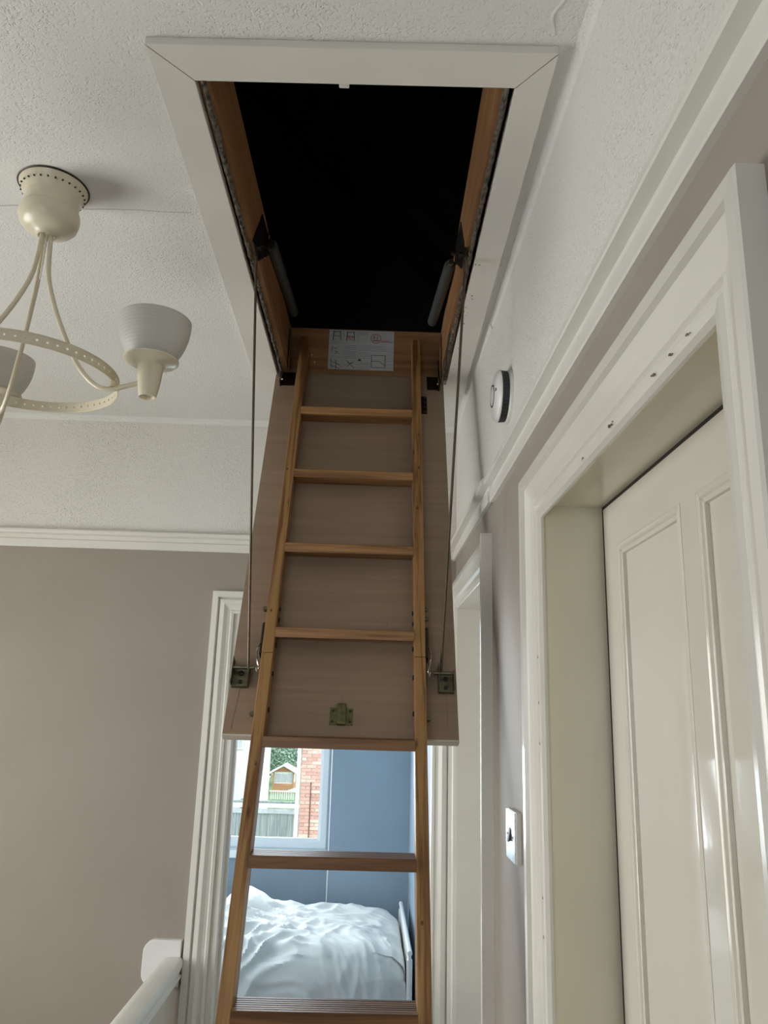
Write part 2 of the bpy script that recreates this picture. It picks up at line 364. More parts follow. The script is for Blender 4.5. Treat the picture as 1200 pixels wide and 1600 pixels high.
# leaf: stiles, rails, muntin
PZ0, PZ1 = -.63, .297
for y0, y1, z0, z1 in ((N0+.003, .738, FL+.01, NZ-.008), (1.342, N1-.014, FL+.01, NZ-.008), (1.003, 1.062, PZ0, PZ1), (1.003, 1.062, -1.38, -.80), (.738, 1.342, PZ1, NZ-.008), (.738, 1.342, -.80, PZ0), (.738, 1.342, FL+.01, -1.38)):
    box(d1, XW, XW+.04, y0, y1, z0, z1)
door1 = struct('door_1', d1, 'gloss', 'cream gloss panelled door in the near right doorway')
for y0, y1 in ((.738, 1.003), (1.062, 1.342)):
    for z0, z1 in ((PZ0, PZ1), (-1.38, -.80)):
        bm = BM(); box(bm, XW+.0085, XW+.03, y0-.005, y1+.005, z0-.005, z1+.005)
        pass
        obj('door_panel', bm, 'gloss', door1)
        bm = BM()
        for s in frame4(y0, y1, z0, z1, [(-.002, 0), (-.002, .001), (.002, .002), (.005, .0005), (.009, .001), (.015, -.007), (.018, -.010)], FR(XW)):
            me = bpy.data.meshes.new('t'); s.to_mesh(me); s.free(); bm.from_mesh(me)
        obj('panel_moulding', bm, 'gloss', door1)
# lining
bm = BM(); box(bm, step(1)-.004, .50, N1, N1+.02, FL, NZ+.02); box(bm, step(1)-.004, .50, N0-.02, N0, FL, NZ+.02); box(bm, step(1)-.004, .50, N0, N1, NZ, NZ+.02)
obj('door_lining', bm, 'yellowed', door1)
bm = BM(); box(bm, XW+.002, XW+.010, N1-.0145, N1, FL, NZ); box(bm, XW+.002, XW+.010, N0, N1-.0145, NZ-.0085, NZ); obj('door_gap', bm, 'gap', door1)
for nm, s in zip(('architrave_leg', 'architrave_head', 'architrave_leg'), frame3(.556, 1.51, FL, .456, casing_prof, FR(.321))): obj(nm, s, 'casing', door1)
# paint chips along the casing lip
bm = BM()
rc = random.Random(4)
for y in (.70, .745, .80, .95, .96, 1.09):
    for q in range(3):
        a = rc.uniform(.0006, .0016); yy = y+rc.uniform(-.005, .005); z = .3715+rc.uniform(-.002, .002); tube(bm, [(.3085, yy-a, z), (.3085, yy+a*2, z+a*.4)], [a, a*.5], 5)
for z in (.02, -.05, .1, -.30, -.36): tube(bm, [(.3085, 1.426, z), (.3085, 1.4265, z+.005)], [.0009, .0004], 5)
tag(obj('paint_chip', bm, 'chip', door1), kind='stuff')
# dark room side behind the leaf gap
# ---- far door on the right (door_2)
d2 = BM(); box(d2, .455, .49, F0, F1, FL+.01, FZ-.003); door2 = struct('door_2', d2, 'casing', 'cream door set back in the far right doorway')
bm = BM(); box(bm, .306, .50, F1, F1+.018, FL, FZ+.016); box(bm, .306, .50, F0-.016, F0, FL, FZ+.016); box(bm, .306, .50, F0, F1, FZ, FZ+.016); obj('door_lining', bm, 'casing', door2)
hp = [(0, .0), (0, .022), (.015, .024), (.019, .014), (.050, .010), (.056, .017), (.062, .010), (.068, .010), (.072, .017), (.082, .015), (.086, .002)]
la = [(.312-h, 2.012, .441-wv) for wv, h in hp+[(.086, -.002), (0, -.002)]]; lb = [(.312-h, F1+.09, .441-wv) for wv, h in hp+[(.086, -.002), (0, -.002)]]
obj('architrave_head', prism(BM(), la, lb), 'casing', door2)
bm = BM(); box(bm, .287, .318, 1.995, 2.014, FL, .462, .0015); obj('architrave_leg', bm, 'casing', door2)
la = [(.312-h, F1+.09-wv, FL) for wv, h in hp+[(.086, -.002), (0, -.002)]]; lb = [(.312-h, F1+.09-wv, .441-wv) for wv, h in hp+[(.086, -.002), (0, -.002)]]
obj('architrave_leg', prism(BM(), la, lb), 'casing', door2)

# ---- bedroom doorway casing in the far wall (door_3, open: no leaf in view)
bed_prof = [(0, .0), (0, .022), (.020, .024), (.024, .012), (.030, .020), (.044, .022), (.056, .014), (.066, .012), (.070, .016), (.078, .014), (.081, .002)]
FFm = lambda u, v, h: (u, YF-h, v)
d3 = BM(); box(d3, OX0, OX0+.020, YF-.006, YF+WT+.006, FL, OZ); box(d3, OX1-.006, OX1+.002, YF-.006, YF+WT+.006, FL, OZ); box(d3, OX0, OX1, YF-.006, YF+WT+.006, OZ-.006, OZ+.002)
box(d3, OX0+.020, OX0+.030, YF+.05, YF+.075, FL, OZ-.01)
door3 = struct('door_3', d3, 'casing', 'open white painted bedroom doorway behind the ladder')
for nm, s in zip(('architrave_leg', 'architrave_head', 'architrave_leg'), frame3(-.563, .3115, FL, .402, [(a*(.87 if 0 else 1), b) for a, b in bed_prof], FFm)): obj(nm, s, 'trim', door3)

# ---- attic space above the ceiling: boarded dark roof with rafters
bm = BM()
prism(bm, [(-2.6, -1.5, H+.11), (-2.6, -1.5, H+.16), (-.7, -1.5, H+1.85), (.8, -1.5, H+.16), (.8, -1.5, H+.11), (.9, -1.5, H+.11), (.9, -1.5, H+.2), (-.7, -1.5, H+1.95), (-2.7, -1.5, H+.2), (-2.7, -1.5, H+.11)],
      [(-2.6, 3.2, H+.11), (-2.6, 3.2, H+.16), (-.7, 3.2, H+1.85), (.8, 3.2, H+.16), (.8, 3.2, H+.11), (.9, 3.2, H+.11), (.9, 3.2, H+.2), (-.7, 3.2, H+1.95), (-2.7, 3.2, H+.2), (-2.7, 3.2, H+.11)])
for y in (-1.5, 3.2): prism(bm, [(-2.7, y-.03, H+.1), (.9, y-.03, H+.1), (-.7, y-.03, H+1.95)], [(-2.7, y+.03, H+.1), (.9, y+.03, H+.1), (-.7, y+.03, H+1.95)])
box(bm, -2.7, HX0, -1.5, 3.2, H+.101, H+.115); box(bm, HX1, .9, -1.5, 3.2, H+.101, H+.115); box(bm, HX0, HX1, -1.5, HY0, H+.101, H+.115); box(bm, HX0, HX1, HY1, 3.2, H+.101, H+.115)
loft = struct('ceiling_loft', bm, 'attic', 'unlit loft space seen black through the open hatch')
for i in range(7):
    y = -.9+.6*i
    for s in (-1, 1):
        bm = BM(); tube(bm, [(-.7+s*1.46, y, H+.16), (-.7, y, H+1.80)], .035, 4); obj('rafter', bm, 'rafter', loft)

# ================================================================ LOFT HATCH
hf = thing('hatch_frame', 'off-white framed loft hatch surround with raw pine lining in the ceiling', 'loft hatch', (-.05, 1.75, H))
O = [(-.397, 1.051), (.280, 1.036), (.295, 2.466), (-.400, 2.482)]; I = [(-.330, 1.124), (.222, 1.112), (.2285, 2.372), (-.321, 2.372)]
for k in range(4):
    a, b = O[k], O[(k+1) % 4]; c, d = I[(k+1) % 4], I[k]
    e = .0006
    bm = BM(); plan(bm, [a, b, c, d], H-.016, H); o = obj('trim_board', bm, 'hatchtrim', hf, bevel=.0012)
# mitre joint lines
bm = BM()
for k in (0, 1):
    a, d = Vector((*O[k], H-.0161)), Vector((*I[k], H-.0161)); bm = BM(); tube(bm, [a, d], .0004, 4); obj('mitre_joint', bm, 'chip', hf)
LZ = H+.153
L0, L1, R0, R1 = (-.309, 1.125), (-.287, 2.335), (.191, 1.125), (.207, 2.335)
bm = BM(); plan(bm, [L0, L1, (L1[0]-.02, L1[1]), (L0[0]-.02, L0[1])], H-.002, LZ); obj('lining_board', bm, 'lining_y', hf)
bm = BM(); plan(bm, [R0, R1, (R1[0]+.02, R1[1]), (R0[0]+.02, R0[1])], H-.002, LZ); obj('lining_board', bm, 'lining_y', hf)
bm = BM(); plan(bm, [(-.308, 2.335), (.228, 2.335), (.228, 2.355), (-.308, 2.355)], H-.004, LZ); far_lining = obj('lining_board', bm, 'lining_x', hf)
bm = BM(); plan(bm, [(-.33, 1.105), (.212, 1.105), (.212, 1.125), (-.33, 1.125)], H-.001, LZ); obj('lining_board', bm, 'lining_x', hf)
bm = BM(); box(bm, -.082, -.064, 1.118, 1.134, H-.010, H+.01, .002); obj('catch_plate', bm, 'palewood' if False else 'hatchtrim', hf)
# ragged sealing foam between trim and lining
def foam(x0, y0, x1, y1, wdt, name='foam_seal'):
    bm = BM(); n = 150; prev = None
    for i in range(n+1):
        t = i/n; x = x0+(x1-x0)*t; y = y0+(y1-y0)*t
        row = []
        for j in range(6):
            s = j/5; q = Vector((x*60, y*60, j*1.3))
            dx = (s-.5)*wdt*(1.0+.7*noise.noise(q)) + .0015*noise.noise(q*2.1)
            dz = .004*noise.noise(q*1.7+Vector((9, 2, 1)))-.003*math.sin(s*PI)
            row.append(bm.verts.new((x+dx, y+.003*noise.noise(q+Vector((3, 3, 3))), H-.009+dz)))
        if prev:
            for j in range(5): bm.faces.new((prev[j], prev[j+1], row[j+1], row[j]))
        prev = row
    o = obj(name, bm, 'foam', hf); s = o.modifiers.new('solid', 'SOLIDIFY'); s.thickness = .003; return tag(o, kind='stuff')
foam(-.3185, 1.114, -.3055, 2.345, .006); foam(.2085, 1.114, .2155, 2.345, .006)
# spots of dirt on the right trim board
bm = BM()
for i in range(16):
    x = .230+random.uniform(-.004, .014); y = random.uniform(1.62, 2.25); a = random.uniform(.0008, .002)
    box(bm, x-a, x+a, y-a, y+a, H-.0166, H-.0158)
tag(obj('dirt_speck', bm, 'chip', hf), kind='stuff')
# pictogram sticker on the far lining board
LX0, LX1, LZ0, LZ1 = -.160, .053, H+.010, H+.150; LY = 2.3345
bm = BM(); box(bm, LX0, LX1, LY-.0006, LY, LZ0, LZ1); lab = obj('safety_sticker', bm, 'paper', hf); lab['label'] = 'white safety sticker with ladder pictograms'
def lx(u): return LX0+(LX1-LX0)*u
def lz(v): return LZ1-(LZ1-LZ0)*v
def ink(mat, rects, name='printed_text'):
    bm = BM()
    for r in rects:
        if len(r) == 4: box(bm, lx(r[0]), lx(r[2]), LY-.0011, LY-.0006, lz(r[3]), lz(r[1]))
        else:
            a, b = Vector((lx(r[0]), LY-.0009, lz(r[1]))), Vector((lx(r[2]), LY-.0009, lz(r[3]))); tube(bm, [a, b], r[4], 4)
    return tag(obj(name, bm, mat, lab), kind='stuff')
lines = []
for v in [.40, .44, .48, .54, .58, .62, .67, .71]: lines.append((.245, v-.008, .425, v+.008))
for v in [.03, .06, .09]: lines.append((.45, v, .60, v+.012))
for v in [.38, .42, .46, .50]: lines.append((.46, v, .88, v+.014))
for v in [.56, .60, .64, .69, .82, .86, .92, .97]: lines.append((.46, v, .64, v+.014))
for v in [.45, .52, .60, .68, .76, .84, .92]: lines.append((.91, v, .99, v+.01))
lines += [(.03, .31, .19, .32), (.02, .345, .22, .352), (.02, .68, .22, .688), (.225, 0, .23, 1), (.44, 0, .445, 1), (.23, .70, .44, .707), (.89, .42, .893, 1)]
ink('grey_ink', lines)
k = []
for ox in (.06, .27):     # two ladder pictograms
    k += [(ox, .27, ox+.01, .03, .0013), (ox+.12, .27, ox+.11, .03, .0013), (ox, .05, ox+.12, .05, .0011), (ox, .16, ox+.12, .16, .0011)]
k += [(.80, .27, .99, .28), (.46, .73, .50, .78)]
for i in range(7): a = random.uniform(.04, .19); b = random.uniform(.42, .64); k.append((a, b, a+random.uniform(-.04, .04), b+random.uniform(-.05, .05), .0011))
for a in ((.03, .78, .18, .90), (.03, .90, .18, .98), (.04, .74, .06, .97), (.12, .76, .12, .99), (.27, .76, .40, .96), (.28, .93, .40, .78), (.30, .84, .38, .84), (.66, .62, .87, .62), (.66, .62, .66, .93), (.87, .62, .87, .93), (.66, .93, .87, .93), (.66, .77, .78, .77), (.78, .77, .87, .88)): k.append((*a, .0010))
ink('ink', k, 'pictogram')
rk = [(.27, .18, .39, .18, .001), (.29, .27, .37, .18, .001), (.29, .18, .37, .27, .001), (.08, .27, .11, .22, .001), (.04, .42, .07, .45, .001), (.17, .88, .20, .96, .001), (.25, .90, .28, .86, .001), (.82, .25, .92, .23, .001)]
for i in range(20):
    a, b = 2*PI*i/20, 2*PI*(i+1)/20; rk.append((.72+.078*math.cos(a), .20+.115*math.sin(a), .72+.078*math.cos(b), .20+.115*math.sin(b), .0012))
ink('red_ink', rk, 'pictogram')
ink('ink', [(.67, .25, .77, .25, .0013), (.69, .23, .69, .13, .0009), (.74, .23, .74, .13, .0009), (.69, .13, .71, .18, .0009)], 'pictogram')
# pale paint drips on the far lining
bm = BM()
for u, v in ((-.245, .04), (-.255, .012), (-.205, .03), (-.225, .05), (-.215, .055), (-.24, .02)):
    box(bm, u, u+.003, LY-.0004, LY+.0005, H+v, H+v+.004)
tag(obj('paint_spot', bm, 'hatchtrim', hf), kind='stuff')
# spring tubes, pivot plates and strap hinges on the side linings
for s, xl, ya, za, yb, zb in ((1, -.285, 1.80, 1.168, 2.27, 1.232), (-1, .186, 1.85, 1.16, 2.285, 1.225)):
    xb = xl+s*.012
    bm = BM(); tube(bm, [(xl, ya, za), (xb, yb, zb)], .0155, 14)
    t = obj('spring_tube', bm, 'tube', hf, True)
    bm = BM(); tube(bm, [(xl, ya-.022, za-.003), (xl, ya-.001, za)], .0085, 12); obj('end_cap', bm, 'bright' if s < 0 else 'dark', t, True)
    bm = BM()
    xs = xl-s*.014
    prism(bm, [(xs, 1.60, 1.045), (xs, 1.68, 1.045), (xs, 1.84, 1.165), (xs, 1.80, 1.20), (xs, 1.70, 1.19)], [(xs+s*.003, 1.60, 1.045), (xs+s*.003, 1.68, 1.045), (xs+s*.003, 1.84, 1.165), (xs+s*.003, 1.80, 1.20), (xs+s*.003, 1.70, 1.19)])
    tube(bm, [(xs-s*.002, 1.66, 1.07), (xs+s*.012, 1.66, 1.07)], .007, 10); tube(bm, [(xs-s*.002, 1.80, 1.165), (xs+s*.016, 1.80, 1.165)], .006, 10)
    pv = obj('pivot_plate', bm, 'dark', hf)
    bm = BM(); tube(bm, [(xs+s*.005, 1.70, 1.10), (xs+s*.005, 1.79, 1.155)], .0016, 6); tube(bm, [(xs+s*.012, 1.72, 1.08), (xs+s*.012, 1.75, 1.17)], .0013, 6); obj('link_pin', bm, 'bright', pv)
    bm = BM(); xh = (-.283 if s > 0 else .203)
    box(bm, xh-.0015 if s > 0 else xh, xh if s > 0 else xh+.0015, 2.295, 2.325, H-.01, H+.13); st = obj('strap_hinge', bm, 'dark', hf)
    bm = BM(); box(bm, xh, xh+.003*s if s > 0 else xh, 2.290, 2.294, H-.02, H+.11) if s > 0 else box(bm, xh-.003, xh, 2.290, 2.294, H-.02, H+.11); obj('hinge_edge', bm, 'bright', st)

# ================================================================ HATCH DOOR (swung down) AND LADDER
PT = Vector((0, 2.335, 1.05)); PB = Vector((0, 1.85, -.06)); pd = (PB-PT); PL = 1.2135; pd.normalize()
ANG = math.atan2(-pd.y, -pd.z)       # lean from vertical
# local frame: x across, +y away from camera (back), z up along the ladder; origin at the hinge line
def leaning(name, label, cat, loc): return thing(name, label, cat, loc, rot=(-ANG, 0, 0))
def T(t): return -t                  # distance down the panel -> local z
hd = leaning('hatch_door', 'plain plywood loft hatch door hanging open behind the ladder', 'hatch door', PT)
bm = BM(); box(bm, -.3255, .2155, 0, .020, -PL, 0, .0008); o = obj('door_board', bm, 'ply', hd)
bm = BM(); box(bm, -.3255, .2155, .0195, .0245, -PL-.001, .0, .0005); obj('painted_face', bm, 'plyedge', hd)
bm = BM(); box(bm, -.3258, .2158, -.0006, .0246, -PL-.0025, -PL+.0018); obj('edge_strip', bm, 'plyedge', hd)
def plate(parent, name, x0, x1, t0, t1, mat, th=.002, holes=True, off=0):
    bm = BM(); box(bm, x0, x1, -th-off, -off, T(t1), T(t0), .0006); p = obj(name, bm, mat, parent)
    if holes:
        for x in (x0+.007, x1-.007):
            for t in (t0+.008, t1-.008): bm = BM(); tube(bm, [(x, -th-off-.0012, T(t)), (x, -off, T(t))], .0032, 10); obj('screw', bm, 'dark', p, True)
    return p
# slide latch near the bottom
lt = plate(hd, 'latch_plate', -.0835, -.0295, 1.142, 1.184, 'brass')
bm = BM(); box(bm, -.067, -.046, -.014, -.001, T(1.186), T(1.135), .003); obj('latch_bolt', bm, 'brass', lt)
bm = BM(); box(bm, -.062, -.059, -.0155, -.013, T(1.18), T(1.14)); box(bm, -.053, -.051, -.0155, -.013, T(1.18), T(1.14)); obj('latch_rib', bm, 'zinc', lt)
# arm brackets (U-shaped) left and right
for x0, x1, s in ((-.320, -.281, -1), (.171, .207, 1)):
    p = plate(hd, 'arm_bracket', x0, x1, 1.043, 1.098, 'zinc', .002, False)
    bm = BM(); box(bm, x0-.001, x0+.001, -.028, 0, T(1.096), T(1.030), .0005); box(bm, x1-.001, x1+.001, -.028, 0, T(1.096), T(1.050), .0005); box(bm, x0, x1, -.012, 0, T(1.099), T(1.096)); obj('bracket_cheek', bm, 'zinc', p)
    bm = BM(); tube(bm, [((x0+x1)/2, -.006, T(1.062)), ((x0+x1)/2, 0, T(1.062))], .006, 12); tube(bm, [((x0+x1)/2, -.005, T(1.084)), ((x0+x1)/2, 0, T(1.084))], .005, 12); obj('bolt_head', bm, 'dark', p, True)
    bm = BM(); tube(bm, [(x0-.012 if s > 0 else x0, -.020, T(1.055)), (x1 if s > 0 else x1+.012, -.020, T(1.055))], .0045, 10); obj('pivot_pin', bm, 'zinc', p, True)
# corner hinge plates at the top
for x0, x1, t0, t1, e in ((-.306, -.262, -.004, .058, -1), (.162, .200, -.004, .056, 1)):
    p = plate(hd, 'hinge_plate', x0, x1, t0, t1, 'dark')
    bm = BM(); xe = x0 if e < 0 else x1
    box(bm, xe-.002, xe+.002, -.022, 0, T(t1+.004), T(t0-.01), .0008); obj('hinge_flange', bm, 'dark', p)
    bm = BM(); tube(bm, [(xe, -.018, T(t1-.01)), (xe-.008*e, -.018, T(t1-.01))], .0045, 10); obj('rivet', bm, 'bright', p, True)
    bm = BM(); box(bm, xe-.003*e-.0012, xe-.003*e+.0012, -.026, -.022, T(t1-.006), T(-.125 if e < 0 else -.12)); obj('hinge_link', bm, 'bright', p)
pp = plate(hd, 'ladder_fixing_plate', .136, .1605, .088, .165, 'dark', .002, False)
for i in range(4): bm = BM(); tube(bm, [(.1545, -.0035, T(.096+.02*i)), (.1545, 0, T(.096+.02*i))], .003, 8); obj('screw', bm, 'zinc', pp, True)
# pencil marks and knots on the board
bm = BM()
for x0, t0, x1, t1 in ((-.056, 1.105, -.056, 1.14), (-.300, 1.10, -.308, 1.20), (.190, 1.10, .190, 1.185), (-.32, 1.15, -.30, 1.15)):
    tube(bm, [(x0, -.0002, T(t0)), (x1, -.0002, T(t1))], .0005, 4)
for x, t in ((.185, .46), (.17, .18), (-.27, .31), (.02, .905), (.035, .91), (.045, .912)): tube(bm, [(x, -.0003, T(t)), (x+.002, -.0003, T(t+.001))], .0016, 6)
tag(obj('pencil_mark', bm, 'chip', hd), kind='stuff')
# folding support arms: steel rods from the lining plates to the brackets (part of the door's mechanism)
hdm = Matrix.Translation(PT) @ Matrix.Rotation(-ANG, 4, 'X'); inv = hdm.inverted()
def to_local(p): return inv @ Vector(p)
for top, xb in ((Vector((-.298, 1.655, 1.065)), -.283), (Vector((.203, 1.62, 1.09)), .176)):
    a = to_local(top); b = Vector((xb, -.020, T(1.057)))
    bm = BM(); tube(bm, [a, b], .0032, 8); obj('support_rod', bm, 'rod', hd, True)
a = to_local((.213, 1.98, 1.04)); b = to_local((.206, 2.31, 1.045)); 
bm = BM(); tube(bm, [to_local((.205, 1.93, 1.07)), to_local((.208, 2.33, 1.03))], .003, 6); obj('hinge_strut', bm, 'zinc', hd, True)

ld = leaning('loft_ladder', 'varnished pine folding loft ladder hanging down from the hatch', 'ladder', PT)
SX0, SX1, SW = -.2505, .1375, .027
SF, SB = -.060, -.004          # front and back of the stiles (local y)
LEN = (1.05+EYE)/math.cos(ANG)
JT = [1.033, 1.975]
secs = [(-.115, JT[0]), (JT[0]+.0015, JT[1]), (JT[1]+.0015, LEN-.02)]
for t0, t1 in secs:
    for x0 in (SX0, SX1-SW):
        bm = BM(); box(bm, x0, x0+SW, SF, SB, T(t1), T(t0), .002); obj('stile', bm, 'pine_z', ld)
def rung(t, grooved):
    # tread lies level: tilt it back against the lean
    c = Vector((0, (SF+SB)/2, T(t))); R_ = Matrix.Rotation(ANG, 4, 'X')
    bm = BM(); hw = .036
    prof = [(-hw, -.012), (-hw, .0105), (-hw+.0015, .012)]
    if grooved:
        for i in range(6):
            y = -hw+.008+i*.0105; prof += [(y, .012), (y+.001, .0095), (y+.003, .0095), (y+.004, .012)]
    prof += [(hw, .012), (hw, -.012)]
    prism(bm, [(SX0+SW, y, z) for y, z in prof], [(SX1-SW, y, z) for y, z in prof])
    bmesh.ops.transform(bm, matrix=Matrix.Translation(c) @ R_, verts=bm.verts)
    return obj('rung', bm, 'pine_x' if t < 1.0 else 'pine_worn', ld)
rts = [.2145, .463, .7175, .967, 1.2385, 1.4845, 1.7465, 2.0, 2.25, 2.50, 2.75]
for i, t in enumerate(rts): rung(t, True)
for x, t, a in ((.122, .585, .0042), (.128, .44, .003), (.119, .03, .005), (.128, .31, .002), (-.243, .46, .003), (-.232, 1.30, .003), (.121, 1.60, .003), (-.240, .92, .0028)):
    bm = BM(); tube(bm, [(x, SF-.0003, T(t)), (x, SF+.001, T(t))], a, 10)
    for v in bm.verts: v.co.z = T(t)+(v.co.z-T(t))*1.5
    obj('knot', bm, 'knot', ld)
# fixing bolts beside the stiles
bm_l = []
for t in (.887, .915):
    for x in (SX1+.004, ):
        bm = BM(); tube(bm, [(x-.006, -.030, T(t)), (x+.006, -.030, T(t))], .0045, 10); tube(bm, [(x-.002, -.030, T(t)), (x+.002, -.030, T(t))], .007, 10); obj('bolt', bm, 'zinc', ld, True)
for x, t in ((SX0-.012, .885), (SX0-.005, .93), (SX1+.008, 1.165), (SX0-.012, 1.165)):
    bm = BM(); tube(bm, [(x, -.012, T(t)), (x, -.002, T(t))], .006, 10); obj('bolt', bm, 'zinc', ld, True)
for t in (.90, .93, 1.00, 1.075, 1.165):
    for x, d_ in ((SX1-SW, -1), (SX0+SW, 1)):
        bm = BM(); tube(bm, [(x-.001*d_, -.032, T(t)), (x+.0035*d_, -.032, T(t))], [.0065, .0055], 10); obj('bolt', bm, 'dark', ld, True)
# folding joints with wire catches at the first two section joints
for jt in JT:
    for x, s in ((SX0, -1), (SX1, 1)):
        bm = BM(); xa, xb = sorted((x, x+s*.009)); box(bm, xa, xb, -.045, -.016, T(jt-.004), T(jt-.088), .003); j = obj('joint_strap', bm, 'dark', ld)
        bm = BM(); tube(bm, smooth_path([(x+s*.011, -.036, T(jt-.035)), (x+s*.014, -.042, T(jt-.01)), (x+s*.010, -.044, T(jt+.015)), (x+s*.006, -.040, T(jt+.030)), (x+s*.010, -.034, T(jt+.038)), (x+s*.012, -.034, T(jt+.028))], 4), .0016, 6); obj('wire_catch', bm, 'bright', j, True)
        bm = BM(); xa, xb = sorted((x, x+s*.003)); box(bm, xa, xb, -.04, -.02, T(jt+.06), T(jt-.004)); obj('strap_tail', bm, 'dark', j)

# ================================================================ CEILING LAMP
LC = Vector((-.700, 1.45, 0))
cl = thing('ceiling_lamp', 'cream three-arm ceiling lamp with perforated ring, near the hatch', 'ceiling lamp', (LC.x, LC.y, .56))
bm = BM(); lathe(bm, [(0, H), (.0690, H), (.0695, H-.002), (.0670, H-.006), (.0575, H-.029), (.0568, H-.031), (.0560, H-.033), (.0560, H-.050), (.0560, H-.0585), (.0590, H-.060), (.0605, H-.066), (.0605, H-.078), (.057, H-.091), (.048, H-.101), (.036, H-.107), (.026, H-.111), (.020, H-.115), (.0185, H-.119), (.0165, H-.119), (.0165, H-.112), (0, H-.112)], (LC.x, LC.y, 0), 48)
can = obj('canopy', bm, 'cream_metal', cl, True)
bm = BM()
for i in range(28):
    a = 2*PI*i/28; r = .0638; p = Vector((LC.x+r*math.cos(a), LC.y+r*math.sin(a), H-.0175)); n_ = Vector((math.cos(a), math.sin(a), -.3)).normalized(); tube(bm, [p-n_*.003, p+n_*.0012], .0019, 8)
tag(obj('vent_hole', bm, 'black', can), kind='stuff')
bm = BM(); lathe(bm, [(.0705, H+.001), (.0725, H-.0015), (.0705, H-.003), (.06, H-.003)], (LC.x, LC.y, 0), 48); obj('gasket', bm, 'dark', can, True)
RZ, RRAD, RHT = .630, .177, .0215
# perforated ring: every cell has a real round hole
bm = BM(); NC = 62
for i in range(NC):
    a0, a1 = 2*PI*i/NC, 2*PI*(i+1)/NC; wc = (a1-a0)*RRAD
    def pt(u, v): a = a0+(a1-a0)*u; return (LC.x+RRAD*math.cos(a), LC.y+RRAD*math.sin(a), RZ+(v-.5)*RHT)
    outer = [(0, 0), (.5, 0), (1, 0), (1, .5), (1, 1), (.5, 1), (0, 1), (0, .5)]
    hr = .0024; inner = [(.5+hr/wc*math.cos(t), .5+hr/RHT*math.sin(t)) for t in [math.radians(d) for d in (225, 270, 315, 0, 45, 90, 135, 180)]]
    ov = [bm.verts.new(pt(*p)) for p in outer]; iv = [bm.verts.new(pt(*p)) for p in inner]
    for k2 in range(8): bm.faces.new((ov[k2], ov[(k2+1) % 8], iv[(k2+1) % 8], iv[k2]))
bmesh.ops.remove_doubles(bm, verts=bm.verts, dist=1e-5)
rg = obj('perforated_ring', bm, 'cream_metal', cl); s = rg.modifiers.new('solid', 'SOLIDIFY'); s.thickness = .0018
bm = BM()
for z in (RZ-RHT/2, RZ+RHT/2): tube(bm, [(LC.x+RRAD*math.cos(2*PI*i/72), LC.y+RRAD*math.sin(2*PI*i/72), z) for i in range(73)], .0013, 6, False)
obj('ring_edge', bm, 'cream_metal', rg, True)
bm = BM(); tube(bm, [(LC.x+.0007*math.sin(i*2), LC.y, .945-.0045*i) for i in range(24)], [.0012 if i % 2 else .0019 for i in range(24)], 6); obj('bead_chain', bm, 'white_plastic', cl, True)
arm_rz = [(.009, .946), (.016, .855), (.035, .79), (.058, .735), (.090, .672), (.118, .632), (.148, .607), (.178, .602), (.200, .608), (.229, .616)]
for q, A in enumerate((math.radians(-2), math.radians(128), math.radians(232))):
    ca, sa = math.cos(A), math.sin(A)
    bm = BM(); tube(bm, smooth_path([(LC.x+r*ca, LC.y+r*sa, z) for r, z in arm_rz], 5), .0050, 10); obj('arm', bm, 'cream_metal', cl, True)
    bm = BM(); bx_, by_ = LC.x+RRAD*ca, LC.y+RRAD*sa; lathe(bm, [(0, .606), (.006, .607), (.006, .618), (0, .620)], (bx_, by_, 0), 12); obj('arm_clamp', bm, 'cream_metal', cl, True)
    hx, hy = LC.x+.249*ca, LC.y+.249*sa
    bm = BM(); lathe(bm, [(0, .592), (.0125, .592), (.0142, .5865), (.0162, .586), (.0172, .589), (.0205, .606), (.0235, .628), (.0250, .652), (.030, .656), (.046, .659), (.0530, .663), (.0540, .666), (.048, .668), (.020, .667), (0, .667)], (hx, hy, 0), 32); hd_ = obj('lamp_holder', bm, 'cream_metal', cl, True)
    prof = []; nrib = 13
    for i in range(0, 53):
        t = i/52; z = .668+.084*t; r = .043+.0285*(1-(1-t)**2.1)**.80
        r += .00022*math.sin(i/52*nrib*2*PI)
        prof.append((r, z))
    inner = [(r-.003, z) for r, z in prof[::-1]]
    bm = BM(); lathe(bm, prof+inner+[(.03, .671), (.03, .668), prof[0]], (hx, hy, 0), 40); obj('glass_shade', bm, 'shade', cl, True)
    bm = BM(); lathe(bm, [(0, .664), (.014, .664), (.014, .690), (.010, .694), (.022, .715), (.018, .735), (0, .742)], (hx, hy, 0), 16); obj('bulb', bm, 'white_plastic', cl, True)

# ================================================================ SMOKE ALARM, SWITCH
SY, SZ = 1.742, .742; xw = step(1.74)
RM = Matrix.Translation((xw, SY, SZ)) @ Matrix.Rotation(-PI/2, 4, 'Y')
sa = thing('smoke_alarm', 'round white smoke alarm with a black vent band on the right wall', 'smoke alarm', (xw, SY, SZ))
SR = .064
bm = BM(); lathe(bm, [(0, 0), (SR+.001, 0), (SR+.001, .006), (SR-.003, .009), (0, .009)], n=48, mat=RM); obj('base', bm, 'white_plastic', sa, True)
bm = BM(); lathe(bm, [(SR-.004, .008), (SR-.004, .026), (0, .026)], n=48, mat=RM); obj('vent_band', bm, 'black', sa)
for i in range(40):
    bm = BM(); a = 2*PI*i/40; c, s_ = math.cos(a), math.sin(a); p = [Vector(((SR-.0035)*c, (SR-.0035)*s_, .009)), Vector(((SR-.0020)*c, (SR-.0020)*s_, .026))]; tube(bm, [RM @ q for q in p], .0007, 4)
    obj('vent_rib', bm, 'tube', sa)
